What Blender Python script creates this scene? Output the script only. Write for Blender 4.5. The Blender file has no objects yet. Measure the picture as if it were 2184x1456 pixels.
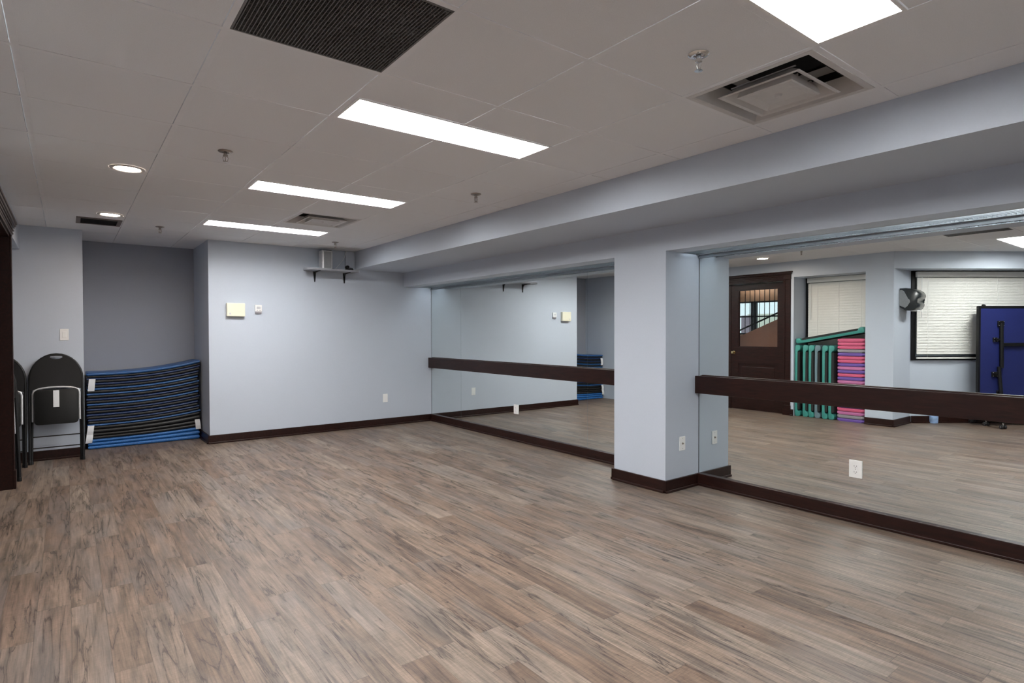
import bpy, bmesh, math, random
from mathutils import Vector, Matrix
random.seed(7)
S = bpy.context.scene
COL = S.collection

# ------------------------------------------------------------------ camera
F, YAW, PIT, ROL, CAMZ = 1240.19, 0.6527, -0.0157, -0.0020, 1.3036
cy, sy, cp, sp = math.cos(YAW), math.sin(YAW), math.cos(PIT), math.sin(PIT)
fw = Vector((sy*cp, cy*cp, sp)); rt = Vector((cy, -sy, 0)); up = rt.cross(fw)
r2 = rt*math.cos(ROL) + up*math.sin(ROL); u2 = up*math.cos(ROL) - rt*math.sin(ROL)
cd = bpy.data.cameras.new('camera'); cam = bpy.data.objects.new('camera', cd); COL.objects.link(cam)
cd.sensor_width = 36; cd.lens = 36*F/2184; cd.clip_start = 0.05; cd.clip_end = 100
m = Matrix((r2, u2, -fw)).transposed().to_4x4(); m.translation = Vector((0, 0, CAMZ)); cam.matrix_world = m
S.camera = cam
# ------------------------------------------------------------------ world (daylight seen through the hall window)
w = bpy.data.worlds.new('world'); S.world = w; w.use_nodes = True
bg = w.node_tree.nodes['Background']; bg.inputs[0].default_value = (0.80, 0.90, 1.0, 1); bg.inputs[1].default_value = 0.9
# ------------------------------------------------------------------ exposure and lamp strengths
S.view_settings.view_transform = 'Standard'; S.view_settings.look = 'None'
S.view_settings.gamma = 1; S.view_settings.use_curve_mapping = False
S.view_settings.exposure = 0.84
PANEL = 27.0      # ceiling light panels
POT = 95.0       # round downlights
TUBE = 28.0       # lamps above the mirrors
HALLP = 30.0      # hall lamp

# ------------------------------------------------------------------ room numbers
H = 2.396; T = .6096
GX, GY = 1.0726, 1.6909
YF, XA, XM, XP = 7.569, 1.316, 4.283, 3.836
XB, ZB, ZH = 3.095, 2.157, 1.958
PY0, PY1 = 2.975, 3.53
XL = -.375; YC = 3.138; XWEST = -3.0; YREAR = -2.5
ANG = math.radians(36); DW = Vector((-math.cos(ANG), -math.sin(ANG), 0)); IN = Vector((math.sin(ANG), -math.cos(ANG), 0))
BH = .10

# ------------------------------------------------------------------ materials
def nt(name):
    m = bpy.data.materials.new(name); m.use_nodes = True
    t = m.node_tree; b = t.nodes['Principled BSDF']; return m, t, b
def N(t, k, **kw):
    n = t.nodes.new(k)
    for a, v in kw.items(): setattr(n, a, v)
    return n
def mth(t, op, a, b=None, c=None):
    n = N(t, 'ShaderNodeMath', operation=op)
    for i, v in enumerate((a, b, c)):
        if v is None: continue
        if isinstance(v, (int, float)): n.inputs[i].default_value = v
        else: t.links.new(v, n.inputs[i])
    return n.outputs[0]
def mixc(t, f, a, b, mode='MIX'):
    n = N(t, 'ShaderNodeMix', data_type='RGBA', blend_type=mode)
    for i, v in ((0, f), (6, a), (7, b)):
        if isinstance(v, (int, float)): n.inputs[i].default_value = v
        elif isinstance(v, tuple): n.inputs[i].default_value = (*v, 1)
        else: t.links.new(v, n.inputs[i])
    return n.outputs[2]
def ramp(t, f, stops):
    n = N(t, 'ShaderNodeValToRGB'); cr = n.color_ramp
    while len(cr.elements) < len(stops): cr.elements.new(.5)
    for e, (p, c) in zip(cr.elements, stops):
        e.position = p; e.color = (*c, 1) if isinstance(c, tuple) else (c, c, c, 1)
    t.links.new(f, n.inputs[0]); return n.outputs[0]
def simple(name, col, rough=.5, metal=0., nscale=40., namp=.06, bump=0., coat=0., spec=.5, emit=None, es=0., stretch=None):
    """plain procedural material with slight noise variation and optional bump"""
    m, t, b = nt(name)
    tc = N(t, 'ShaderNodeTexCoord'); src = tc.outputs['Object']
    if stretch:
        mp = N(t, 'ShaderNodeMapping'); mp.inputs['Scale'].default_value = stretch; t.links.new(src, mp.inputs[0]); src = mp.outputs[0]
    nz = N(t, 'ShaderNodeTexNoise'); nz.inputs['Scale'].default_value = nscale; nz.inputs['Detail'].default_value = 3
    t.links.new(src, nz.inputs['Vector'])
    lo = tuple(max(0, c*(1-namp)) for c in col); hi = tuple(min(1, c*(1+namp)) for c in col)
    t.links.new(ramp(t, nz.outputs[0], [(.3, lo), (.7, hi)]), b.inputs['Base Color'])
    b.inputs['Roughness'].default_value = rough; b.inputs['Metallic'].default_value = metal
    b.inputs['Specular IOR Level'].default_value = spec; b.inputs['Coat Weight'].default_value = coat
    if bump:
        bp = N(t, 'ShaderNodeBump'); bp.inputs['Strength'].default_value = bump; bp.inputs['Distance'].default_value = .002
        t.links.new(nz.outputs[0], bp.inputs['Height']); t.links.new(bp.outputs[0], b.inputs['Normal'])
    if emit:
        b.inputs['Emission Color'].default_value = (*emit, 1); b.inputs['Emission Strength'].default_value = es
    return m

M = {}
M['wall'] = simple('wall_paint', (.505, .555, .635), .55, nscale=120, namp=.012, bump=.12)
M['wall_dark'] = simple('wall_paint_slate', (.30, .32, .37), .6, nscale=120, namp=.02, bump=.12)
M['tile'] = simple('ceiling_tile', (.82, .835, .855), .9, nscale=260, namp=.03, bump=.25)
M['tbar'] = simple('grid_white_metal', (.83, .84, .86), .6, nscale=20, namp=.02)
M['white'] = simple('white_plastic', (.85, .85, .84), .35, nscale=30, namp=.01)
M['cream'] = simple('cream_plastic', (.80, .77, .62), .4, nscale=30, namp=.015)
M['grey_metal'] = simple('painted_grey_metal', (.62, .61, .60), .4, nscale=30, namp=.03)
M['chrome'] = simple('chrome', (.75, .75, .75), .18, 1., nscale=20, namp=.02)
M['bronze'] = simple('dull_nickel', (.42, .38, .35), .3, 1., nscale=20, namp=.02)
M['alu'] = simple('polished_louver_metal', (.34, .36, .38), .30, 1., nscale=60, namp=.03)
M['black'] = simple('black_paint', (.006, .006, .0065), .42, spec=.3, nscale=60, namp=.1)
M['black_vinyl'] = simple('black_vinyl', (.006, .0065, .0065), .55, spec=.3, nscale=400, namp=.2, bump=.2)
M['grille'] = simple('dark_grille', (.14, .137, .133), .45, nscale=60, namp=.1)
M['void'] = simple('dark_void', (.02, .02, .02), .9)
M['brownmetal'] = simple('brown_grey_metal', (.16, .13, .12), .5)
M['led'] = simple('light_diffuser', (.9, .9, .9), .5, emit=(1, .985, .965), es=PANEL)
M['pot'] = simple('warm_diffuser', (.9, .9, .9), .5, emit=(1, .80, .64), es=POT)
M['tube'] = simple('lamp_tube', (.9, .9, .9), .5, emit=(.90, .97, 1), es=TUBE)
M['hall_lamp'] = simple('hall_diffuser', (.9, .9, .9), .5, emit=(1, .95, .9), es=HALLP)
M['strap'] = simple('white_webbing', (.72, .74, .76), .8, nscale=300, namp=.06, bump=.3)
M['teal'] = simple('teal_plastic', (.045, .25, .215), .4, nscale=60, namp=.08)
M['slate'] = simple('slate_plastic', (.13, .20, .23), .4, nscale=60, namp=.08)
M['rubber'] = simple('black_rubber', (.018, .016, .018), .7, nscale=200, namp=.2, bump=.3)
M['pink'] = simple('pink_plastic', (.60, .10, .20), .45, nscale=60, namp=.05)
M['mauve'] = simple('mauve_plastic', (.50, .16, .34), .45, nscale=60, namp=.05)
M['purple'] = simple('purple_plastic', (.15, .08, .34), .45, nscale=60, namp=.05)
M['greyp'] = simple('grey_plastic', (.28, .26, .28), .5, nscale=60, namp=.05)
M['mat_blue'] = simple('blue_mat_vinyl', (.018, .085, .25), .38, nscale=150, namp=.12, bump=.25)
M['mat_navy'] = simple('navy_mat_vinyl', (.008, .028, .10), .42, nscale=150, namp=.12, bump=.25)
M['mat_black'] = simple('black_mat_vinyl', (.006, .0065, .008), .5, nscale=150, namp=.12, bump=.25)
M['mat_soft'] = simple('bright_blue_mat', (.015, .11, .34), .5, nscale=90, namp=.25, bump=1.)
M['tt_blue'] = simple('blue_table_board', (.012, .018, .105), .45, nscale=40, namp=.05)
M['blind'] = simple('blind_slat', (.78, .77, .73), .5, nscale=20, namp=.015)
M['shelf'] = simple('shelf_grey_paint', (.30, .31, .34), .5)
M['silver'] = simple('silver_plastic', (.60, .61, .63), .3, metal=.3)
M['disp_grey'] = simple('grey_plastic_panel', (.27, .28, .29), .45)
M['disp_dark'] = simple('smoked_plastic', (.016, .020, .022), .26, coat=.2)
M['brass'] = simple('brass', (.75, .60, .32), .2, 1.)
M['tub'] = simple('light_blue_plastic', (.35, .50, .78), .35, nscale=25, namp=.25)
M['hall_brown'] = simple('hall_brown_plaster', (.40, .185, .12), .7, nscale=8, namp=.05)
M['hall_peach'] = simple('hall_peach_plaster', (.62, .40, .27), .7, nscale=8, namp=.05)
M['hall_floor'] = simple('hall_floor_tile', (.35, .28, .22), .5, nscale=8, namp=.1)
M['outside_cream'] = simple('outside_cream_render', (.75, .78, .66), .8)
M['outside_lilac'] = simple('outside_lilac_render', (.30, .26, .33), .8)

def wood_dark():
    m, t, b = nt('dark_mahogany')
    tc = N(t, 'ShaderNodeTexCoord'); mp = N(t, 'ShaderNodeMapping'); mp.inputs['Scale'].default_value = (9, 1.2, 9)
    t.links.new(tc.outputs['Object'], mp.inputs[0])
    nz = N(t, 'ShaderNodeTexNoise'); nz.inputs['Scale'].default_value = 6; nz.inputs['Detail'].default_value = 6; nz.inputs['Distortion'].default_value = .6
    t.links.new(mp.outputs[0], nz.inputs['Vector'])
    t.links.new(ramp(t, nz.outputs[0], [(.3, (.011, .0038, .003)), (.55, (.020, .0065, .0048)), (.8, (.034, .0105, .007))]), b.inputs['Base Color'])
    b.inputs['Roughness'].default_value = .36; b.inputs['Specular IOR Level'].default_value = .3
    return m
M['wood'] = wood_dark()

def floor_mat():
    m, t, b = nt('floor_planks')
    L = t.links
    tc = N(t, 'ShaderNodeTexCoord'); sx = N(t, 'ShaderNodeSeparateXYZ'); L.new(tc.outputs['Object'], sx.inputs[0])
    W, LEN = .128, .92
    xr = mth(t, 'DIVIDE', sx.outputs[0], W); row = mth(t, 'FLOOR', xr); fx = mth(t, 'FRACT', xr)
    wn = N(t, 'ShaderNodeTexWhiteNoise', noise_dimensions='1D'); L.new(row, wn.inputs['W'])
    yy = mth(t, 'ADD', mth(t, 'DIVIDE', sx.outputs[1], LEN), mth(t, 'MULTIPLY', wn.outputs[0], 7.3))
    colm = mth(t, 'FLOOR', yy); fy = mth(t, 'FRACT', yy)
    cid = N(t, 'ShaderNodeCombineXYZ'); L.new(row, cid.inputs[0]); L.new(colm, cid.inputs[1])
    wid = N(t, 'ShaderNodeTexWhiteNoise', noise_dimensions='2D'); L.new(cid.outputs[0], wid.inputs['Vector'])
    pid = wid.outputs[0]
    # per-plank shifted coordinates
    off = mth(t, 'MULTIPLY', pid, 37.)
    def coords(a, bb):
        c = N(t, 'ShaderNodeCombineXYZ')
        L.new(mth(t, 'ADD', mth(t, 'MULTIPLY', sx.outputs[0], a), off), c.inputs[0])
        L.new(mth(t, 'ADD', mth(t, 'MULTIPLY', sx.outputs[1], bb), off), c.inputs[1])
        L.new(off, c.inputs[2]); return c.outputs[0]
    def noise(v, sc, det=4, dist=0., rough=.55):
        n = N(t, 'ShaderNodeTexNoise'); n.inputs['Scale'].default_value = sc; n.inputs['Detail'].default_value = det
        n.inputs['Distortion'].default_value = dist; n.inputs['Roughness'].default_value = rough
        L.new(v, n.inputs['Vector']); return n.outputs[0]
    base = ramp(t, pid, [(0, (.132, .088, .063)), (.3, (.154, .107, .078)), (.65, (.170, .125, .095)), (1, (.192, .149, .117))])
    g1 = noise(coords(7, .65), 3.0, 5, .9)             # broad cloudy grain
    c1 = mixc(t, 1.0, base, ramp(t, g1, [(.30, .55), (.5, .99), (.70, 1.34)]), 'MULTIPLY')
    g2 = noise(coords(60, 1.6), 2.4, 5, .4, .75)          # fine fibres
    c2 = mixc(t, 1.0, c1, ramp(t, g2, [(.3, .58), (.5, 1.0), (.7, 1.34)]), 'MULTIPLY')
    saw = noise(coords(14, 130), 1.5, 2, .2, .6)       # faint cross saw marks
    c3 = mixc(t, 1.0, c2, ramp(t, saw, [(.35, .88), (.65, 1.08)]), 'MULTIPLY')
    grey = ramp(t, noise(coords(3.5, 1.0), 1.3, 3, .6), [(.46, 0.), (.68, .42)])
    c3g = mixc(t, grey, c3, mixc(t, 1.0, (.145, .135, .130), ramp(t, g2, [(.3, .7), (.7, 1.25)]), 'MULTIPLY'))
    # dark wandering veins, only in patches
    v1 = noise(coords(10.5, .75), 1.5, 5, .7, .55)
    line = mth(t, 'SUBTRACT', 1., mth(t, 'MINIMUM', mth(t, 'DIVIDE', mth(t, 'ABSOLUTE', mth(t, 'SUBTRACT', v1, .5)), .025), 1.))
    patch = ramp(t, noise(coords(6, 1.2), 1.7, 2, .5), [(.41, 0.), (.53, 1.)])
    halo = mth(t, 'MULTIPLY', mth(t, 'MULTIPLY', mth(t, 'SUBTRACT', 1., mth(t, 'MINIMUM', mth(t, 'DIVIDE', mth(t, 'ABSOLUTE', mth(t, 'SUBTRACT', v1, .5)), .075), 1.)), patch), .40)
    v2 = noise(coords(22, 7), 1.6, 2, 1.5)
    spot = ramp(t, v2, [(.70, 0.), (.78, 1.)])
    vein = mth(t, 'MINIMUM', mth(t, 'ADD', mth(t, 'MAXIMUM', mth(t, 'MULTIPLY', line, patch), halo), mth(t, 'MULTIPLY', spot, .8)), 1.)
    c4 = mixc(t, mth(t, 'MULTIPLY', vein, .86), c3g, (.020, .013, .012))
    # seams
    ex = mth(t, 'MINIMUM', fx, mth(t, 'SUBTRACT', 1., fx)); ey = mth(t, 'MINIMUM', fy, mth(t, 'SUBTRACT', 1., fy))
    sxm = mth(t, 'LESS_THAN', ex, .007); sym = mth(t, 'LESS_THAN', ey, .0011)
    seam = mth(t, 'MAXIMUM', sxm, sym)
    c5 = mixc(t, mth(t, 'MULTIPLY', seam, .6), c4, (.045, .034, .028))
    L.new(c5, b.inputs['Base Color'])
    L.new(ramp(t, g2, [(.3, .42), (.7, .52)]), b.inputs['Roughness'])
    b.inputs['Specular IOR Level'].default_value = .45
    bp = N(t, 'ShaderNodeBump'); bp.inputs['Strength'].default_value = .35; bp.inputs['Distance'].default_value = .0012
    L.new(mth(t, 'SUBTRACT', mth(t, 'ADD', mth(t, 'MULTIPLY', g2, .5), mth(t, 'MULTIPLY', saw, .3)), mth(t, 'ADD', mth(t, 'MULTIPLY', vein, .5), seam)), bp.inputs['Height'])
    L.new(bp.outputs[0], b.inputs['Normal'])
    return m
M['floor'] = floor_mat()

def mirror_mat():
    m, t, b = nt('mirror_glass')
    b.inputs['Base Color'].default_value = (.86, .905, .895, 1); b.inputs['Metallic'].default_value = 1; b.inputs['Roughness'].default_value = 0.0
    tc = N(t, 'ShaderNodeTexCoord'); nz = N(t, 'ShaderNodeTexNoise'); nz.inputs['Scale'].default_value = 2
    t.links.new(tc.outputs['Object'], nz.inputs['Vector'])
    t.links.new(ramp(t, nz.outputs[0], [(0, (.855, .90, .89)), (1, (.865, .91, .90))]), b.inputs['Base Color'])
    return m
M['mirror'] = mirror_mat()
def glass_mat():
    m = bpy.data.materials.new('clear_glass'); m.use_nodes = True; t = m.node_tree; t.nodes.clear()
    o = N(t, 'ShaderNodeOutputMaterial'); tr = N(t, 'ShaderNodeBsdfTransparent'); gl = N(t, 'ShaderNodeBsdfGlossy'); mx = N(t, 'ShaderNodeMixShader')
    tr.inputs[0].default_value = (.93, .95, .94, 1); gl.inputs['Roughness'].default_value = .01
    lw = N(t, 'ShaderNodeFresnel'); lw.inputs[0].default_value = 1.45
    t.links.new(lw.outputs[0], mx.inputs[0]); t.links.new(tr.outputs[0], mx.inputs[1]); t.links.new(gl.outputs[0], mx.inputs[2]); t.links.new(mx.outputs[0], o.inputs[0])
    return m
M['glass'] = glass_mat()

# ------------------------------------------------------------------ mesh helpers
def box(bm, x0, x1, y0, y1, z0, z1, bev=0., seg=2):
    vs = [bm.verts.new(p) for p in ((x0,y0,z0),(x1,y0,z0),(x1,y1,z0),(x0,y1,z0),(x0,y0,z1),(x1,y0,z1),(x1,y1,z1),(x0,y1,z1))]
    fs = [bm.faces.new([vs[i] for i in f]) for f in ((0,3,2,1),(4,5,6,7),(0,1,5,4),(1,2,6,5),(2,3,7,6),(3,0,4,7))]
    if bev:
        es = list({e for f in fs for e in f.edges})
        bmesh.ops.bevel(bm, geom=es, offset=bev, segments=seg, affect='EDGES', profile=.5)
def prism(bm, pts, a, b, axis='z', bev=0.):
    """extrude a 2D polygon along an axis from a to b"""
    def P(p, h):
        return {'z': (p[0], p[1], h), 'y': (p[0], h, p[1]), 'x': (h, p[0], p[1])}[axis]
    lo = [bm.verts.new(P(p, a)) for p in pts]; hi = [bm.verts.new(P(p, b)) for p in pts]
    fs = [bm.faces.new(lo[::-1]), bm.faces.new(hi)]
    n = len(pts)
    for i in range(n): fs.append(bm.faces.new((lo[i], lo[(i+1) % n], hi[(i+1) % n], hi[i])))
    if bev:
        es = list(set(fs[0].edges) | set(fs[1].edges))
        bmesh.ops.bevel(bm, geom=es, offset=bev, segments=2, affect='EDGES', profile=.5)
def lathe(bm, prof, c=(0,0,0), seg=32, axis='z'):
    """prof = [(radius, height)...]"""
    rings = []
    for r, h in prof:
        ring = []
        for i in range(seg):
            a = 2*math.pi*i/seg; x, y = r*math.cos(a), r*math.sin(a)
            p = {'z': (x, y, h), 'y': (x, h, y), 'x': (h, x, y)}[axis]
            ring.append(bm.verts.new((c[0]+p[0], c[1]+p[1], c[2]+p[2])))
        rings.append(ring)
    for A, B in zip(rings, rings[1:]):
        for i in range(seg):
            bm.faces.new((A[i], A[(i+1) % seg], B[(i+1) % seg], B[i]))
    if prof[0][0] > 1e-5: bm.faces.new(rings[0][::-1])
    if prof[-1][0] > 1e-5: bm.faces.new(rings[-1])
def tube(bm, pts, r, seg=12, closed=False):
    pts = [Vector(p) for p in pts]; n = len(pts); rings = []; ref = None
    for i, p in enumerate(pts):
        if closed: d = pts[(i+1) % n]-pts[i-1]
        else: d = pts[min(i+1, n-1)]-pts[max(i-1, 0)]
        d.normalize()
        if ref is None:
            ref = Vector((0, 0, 1)) if abs(d.z) < .9 else Vector((1, 0, 0))
        a = (ref-d*ref.dot(d)).normalized(); ref = a; b = d.cross(a)
        rings.append([bm.verts.new(p+a*r*math.cos(2*math.pi*k/seg)+b*r*math.sin(2*math.pi*k/seg)) for k in range(seg)])
    prs = list(zip(rings, rings[1:]))
    if closed: prs.append((rings[-1], rings[0]))
    for A, B in prs:
        for i in range(seg): bm.faces.new((A[i], A[(i+1) % seg], B[(i+1) % seg], B[i]))
    if not closed:
        bm.faces.new(rings[0][::-1]); bm.faces.new(rings[-1])
def rrect(x0, x1, y0, y1, r, k=6):
    out = []
    for cx, cyy, a0 in ((x1-r, y1-r, 0), (x0+r, y1-r, 90), (x0+r, y0+r, 180), (x1-r, y0+r, 270)):
        for i in range(k+1):
            a = math.radians(a0+90*i/k); out.append((cx+r*math.cos(a), cyy+r*math.sin(a)))
    return out
def plate(bm, outer, holes, a, b, axis='y'):
    """flat plate with holes; 2D loops, extruded from a to b"""
    def P(p, h): return {'z': (p[0], p[1], h), 'y': (p[0], h, p[1]), 'x': (h, p[0], p[1])}[axis]
    es = []
    for lp in [outer]+holes:
        vs = [bm.verts.new(P(p, a)) for p in lp]
        for i in range(len(vs)): es.append(bm.edges.new((vs[i], vs[(i+1) % len(vs)])))
    g = bmesh.ops.triangle_fill(bm, edges=es, use_beauty=True)
    fs = [f for f in g['geom'] if isinstance(f, bmesh.types.BMFace)]
    ex = bmesh.ops.extrude_face_region(bm, geom=fs)
    d = {'z': (0, 0, b-a), 'y': (0, b-a, 0), 'x': (b-a, 0, 0)}[axis]
    bmesh.ops.translate(bm, vec=d, verts=[v for v in ex['geom'] if isinstance(v, bmesh.types.BMVert)])
def nb(): return bmesh.new()
def obj(name, bm, mat, parent=None, loc=None, smooth=None, **props):
    bmesh.ops.recalc_face_normals(bm, faces=bm.faces[:])
    me = bpy.data.meshes.new(name); bm.to_mesh(me); bm.free()
    for x in (mat if isinstance(mat, (list, tuple)) else [mat]): me.materials.append(M[x])
    o = bpy.data.objects.new(name, me); COL.objects.link(o)
    if parent: o.parent = parent
    if loc: o.location = loc
    if smooth:
        for p in me.polygons: p.use_smooth = True
        me.set_sharp_from_angle(angle=math.radians(smooth))
    for k, v in props.items(): o[k] = v
    return o
def tag(o, label, cat, group=None):
    o['label'] = label; o['category'] = cat
    if group: o['group'] = group
    return o
def thing(name, loc, label, cat, group=None, rotz=0.):
    o = bpy.data.objects.new(name, None); o.empty_display_size = .1; COL.objects.link(o)
    o.location = loc; o.rotation_euler = (0, 0, rotz); return tag(o, label, cat, group)
def B(name, mat, *boxes, parent=None, bev=0., **k):
    bm = nb()
    for b in boxes: box(bm, *b, bev=bev)
    return obj(name, bm, mat, parent, **k)
def struct(name, mat, *boxes, bev=0.):
    o = B(name, mat, *boxes, bev=bev); o['kind'] = 'structure'; return o
def copy_tree(o, parent=None):
    c = o.copy(); COL.objects.link(c)
    if parent: c.parent = parent
    for ch in list(o.children): copy_tree(ch, c)
    return c

# ================================================================== SETTING
struct('floor', 'floor', (XWEST-.1, 4.45, YREAR-.1, 8.7, -.1, 0))
# walls
struct('wall_far', 'wall', (XA, 4.45, YF, 8.75, 0, H+.3))
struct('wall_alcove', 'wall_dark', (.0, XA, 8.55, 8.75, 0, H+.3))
struct('wall_corner', 'wall', (-1.1, .135, 7.66, 8.75, 0, H+.3))
bm = nb()
box(bm, -.53, XL, 6.51, 7.66, 2.15, H+.3)               # header over the chair recess
box(bm, -1.5, -1.0, 6.39, 7.66, 0, H+.3)                  # recess back
box(bm, -1.1, -.53, 6.39, 7.66, 2.151, H+.3)
box(bm, -1.0, XL, 6.40, 6.51, 0, H+.3)                   # door jamb side far
box(bm, -.53, XL, 4.66, 6.40, 2.12, H+.3)                # above door
box(bm, -1.0, XL, 4.51, 4.66, 0, H+.3)                   # between door and step recess
box(bm, -1.0, XL, 3.49, 4.51, 2.15, H+.3)                # recess header
box(bm, -1.0, -.775, 3.49, 4.51, 0, 2.15)                # recess back
prism(bm, [(XL, YC), (XL, 3.49), (-1.0, 3.49), (-1.0, YC)], 0, H+.3)
o = obj('wall_left', bm, 'wall'); o['kind'] = 'structure'
W0 = Vector((-.98, YC, 0)); A0 = Vector((XL, YC, 0))
def along(P, t, inward=0): q = P+DW*t+IN*inward; return (q.x, q.y)
bm = nb()
prism(bm, [along(W0, 0), along(W0, 2.6), along(W0, 2.6, -.25), (-.98, YC+.3)], 0, H+.3)
prism(bm, [along(A0, 0), along(A0, 3.3), along(A0, 3.3, -.38), (-.97, YC+.005), (XL-.001, YC+.001)], 2.165, H+.3)
o = obj('wall_window', bm, 'wall'); o['kind'] = 'structure'
struct('wall_west', 'wall', (XWEST-.12, XWEST, YREAR, 2.2, 0, H+.3))
struct('wall_rear', 'wall', (XWEST-.12, 4.45, YREAR-.12, YREAR, 0, H+.3))
struct('wall_right', 'wall', (XM+.008, 4.45, YREAR, YF, 0, H+.3))
struct('wall_pillar', 'wall', (XP, XM+.01, PY0, PY1, 0, ZH))
TX0, TX1 = 4.035, 4.245
bm = nb()
box(bm, XB, XP, YREAR, YF, ZB, H+.3)
box(bm, XP, TX0, YREAR, YF, ZH, H+.3)
box(bm, TX1, 4.45, YREAR, YF, ZH, H+.3)
box(bm, TX0, TX1, YREAR, YF, ZH+.13, H+.3)
box(bm, TX0, TX1, PY0, PY1, ZH, ZH+.13)
o = obj('wall_soffit', bm, 'wall'); o['kind'] = 'structure'
# ceiling with its T-bar grid
light_cells = {}
LIGHTS = [(0, -2, 1), (0, 1, 1), (0, 4, 1), (0, 7, 1), (-4, 0, 0), (0, -6, 1)]   # (first column, row, far half); last one added unseen, for light from behind
for c, r, h in LIGHTS:
    light_cells[(c, r)] = h; light_cells[(c+1, r)] = h
SKIP = {(2, -1), (1, 6), (-1, 0)}
bm = nb(); e = .0155
cmin, cmax = -7, 3
for c in range(cmin, cmax+1):
    for r in range(-7, 12):
        x0, x1 = GX+c*T, GX+(c+1)*T; y0, y1 = GY+r*T, GY+(r+1)*T
        x1 = min(x1, XB-.012+e); x0 = max(x0, XWEST); y1 = min(y1, 8.56+e)
        if x1-x0 < .05 or y1-y0 < .05: continue
        if (c, r) in SKIP: continue
        if (c, r) in light_cells:
            ym = GY+(r+.5)*T
            if light_cells[(c, r)]: y1 = ym
            else: y0 = ym
        box(bm, x0+.0122, x1-.0162, y0+.0122, y1-.0162, H, H+.015)
box(bm, XWEST-.2, XB+.02, YREAR-.2, 8.8, H+.32, H+.36)
ceil = obj('ceiling', bm, 'tile'); ceil['kind'] = 'structure'
bm = nb()
for c in range(cmin, cmax+1):
    x = GX+c*T
    if not (XWEST < x < XB): continue
    for r in range(-7, 12):
        y0, y1 = max(GY+r*T, YREAR), min(GY+(r+1)*T, 8.55)
        if y1 <= y0: continue
        for (lc, lr, lh) in LIGHTS:
            if lr == r and lc+1 == c:
                if lh: y1 = GY+(r+.5)*T
                else: y0 = GY+(r+.5)*T
        box(bm, x-.012, x+.012, y0, y1, H-.0004, H+.02)
for r in range(-7, 12):
    y = GY+r*T
    if YREAR < y < 8.55: box(bm, XWEST, XB, y-.012, y+.012, H-.0001, H+.0195)
box(bm, XB-.014, XB+.002, YREAR, YF, H-.0006, H+.02)
obj('ceiling_grid', bm, 'tbar', ceil)

# baseboards
def baseboard(name, *segs):
    bm = nb()
    for b in segs:
        x0, x1, y0, y1, side = b
        box(bm, x0, x1, y0, y1, 0, BH, bev=.003)
        t = .011
        sx0, sx1, sy0, sy1 = x0, x1, y0, y1
        if side == '-x': sx0 = x0-t
        if side == '+x': sx1 = x1+t
        if side == '-y': sy0 = y0-t
        if side == '+y': sy1 = y1+t
        box(bm, sx0, sx1, sy0, sy1, 0, .02, bev=.005)
    o = obj(name, bm, 'wood'); o['kind'] = 'structure'; return o
bt = .018
baseboard('baseboard_far', (XA-bt, XM-.03, YF-bt, YF, '-y'), (XA-bt, XA, YF, 8.53, '-x'))
baseboard('baseboard_mirror', (XM-.03, XM+.005, PY1, YF, '-x'), (XM-.03, XM+.005, YREAR, PY0, '-x'))
baseboard('baseboard_pillar', (XP-bt, XM-.03, PY0-bt, PY0, '-y'), (XP-bt, XP, PY0, PY1, '-x'), (XP-bt, XM-.03, PY1, PY1+bt, '+y'))
baseboard('baseboard_alcove', (.14, XA-bt-.015, 8.55-bt, 8.55, '-y'))
baseboard('baseboard_corner', (-.98, .135, 7.66-bt, 7.66, '-y'))
baseboard('baseboard_left', (XL, XL+bt, YC, 3.49, '+x'), (-.97, XL+bt, YC-bt, YC, '-y'), (XL, XL+bt, 4.51, 4.553, '+x'))
bm = nb()
prism(bm, [along(W0, .02), along(W0, 2.5), along(W0, 2.5, bt), along(W0, .02, bt)], 0, BH)
prism(bm, [along(W0, .03), along(W0, 2.5), along(W0, 2.5, bt+.011), along(W0, .03, bt+.011)], 0, .02)
o = obj('baseboard_window', bm, 'wood'); o['kind'] = 'structure'

# ================================================================== MIRRORS, J-CHANNELS AND BARRES
def mirror(y0, y1, label):
    o = B('wall_mirror', 'mirror', (XM, XM+.006, y0+.0012, y1-.0012, BH+.001, 1.938))
    tag(o, label, 'mirror', 'wall mirror panels')
mirror(6.755, YF-.0035, 'narrow frameless mirror panel against the far wall, behind the far end of the far barre')
mirror(4.314, 6.755, 'wide frameless mirror panel in the middle of the far bay, reflecting the pale far wall')
mirror(PY1+.0035, 4.314, 'frameless mirror panel just beyond the pillar, reflecting the blue mats')
mirror(.55, PY0-.0035, 'large frameless mirror panel on the near side of the pillar, reflecting door and exercise steps')
for i, (y0, y1, lab) in enumerate(((PY1, YF, 'thin silver channel along the top of the far mirror bay'), (YREAR, PY0, 'thin silver channel along the top of the near mirror bay'))):
    bm = nb(); box(bm, XM-.006, XM+.006, y0+.001, y1-.001, 1.936, ZH-.0005); box(bm, XM-.012, XM-.006, y0+.001, y1-.001, 1.930, 1.944)
    o = obj('trim_%d' % (i+1), bm, 'alu'); o['kind'] = 'structure'
mirror(YREAR+.002, .55, 'frameless mirror panel beyond the right edge of the picture, last of the near bay')
for k, (ya, yb) in enumerate(((YF-.004, YF), (PY1, PY1+.004), (PY0-.004, PY0))):
    struct('trim_%d' % (k+4), 'black', (XM-.0012, XM+.0061, ya, yb, BH+.001, 1.935))  # black strips stand in for the dark shaded gaps at the mirror ends
def barre(y0, y1, label):
    t = thing('ballet_barre', (XM, (y0+y1)/2, .86), label, 'barre', 'dark wooden barres on the mirrors')
    d = (y1-y0)/2
    B('rail_board', 'wood', (-.056, -.018, -d, d, -.075, .073), parent=t, bev=.003)
    B('backing_board', 'wood', (-.018, -.0005, -d+.04, d-.04, -.072, .08), parent=t, bev=.002)
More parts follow.
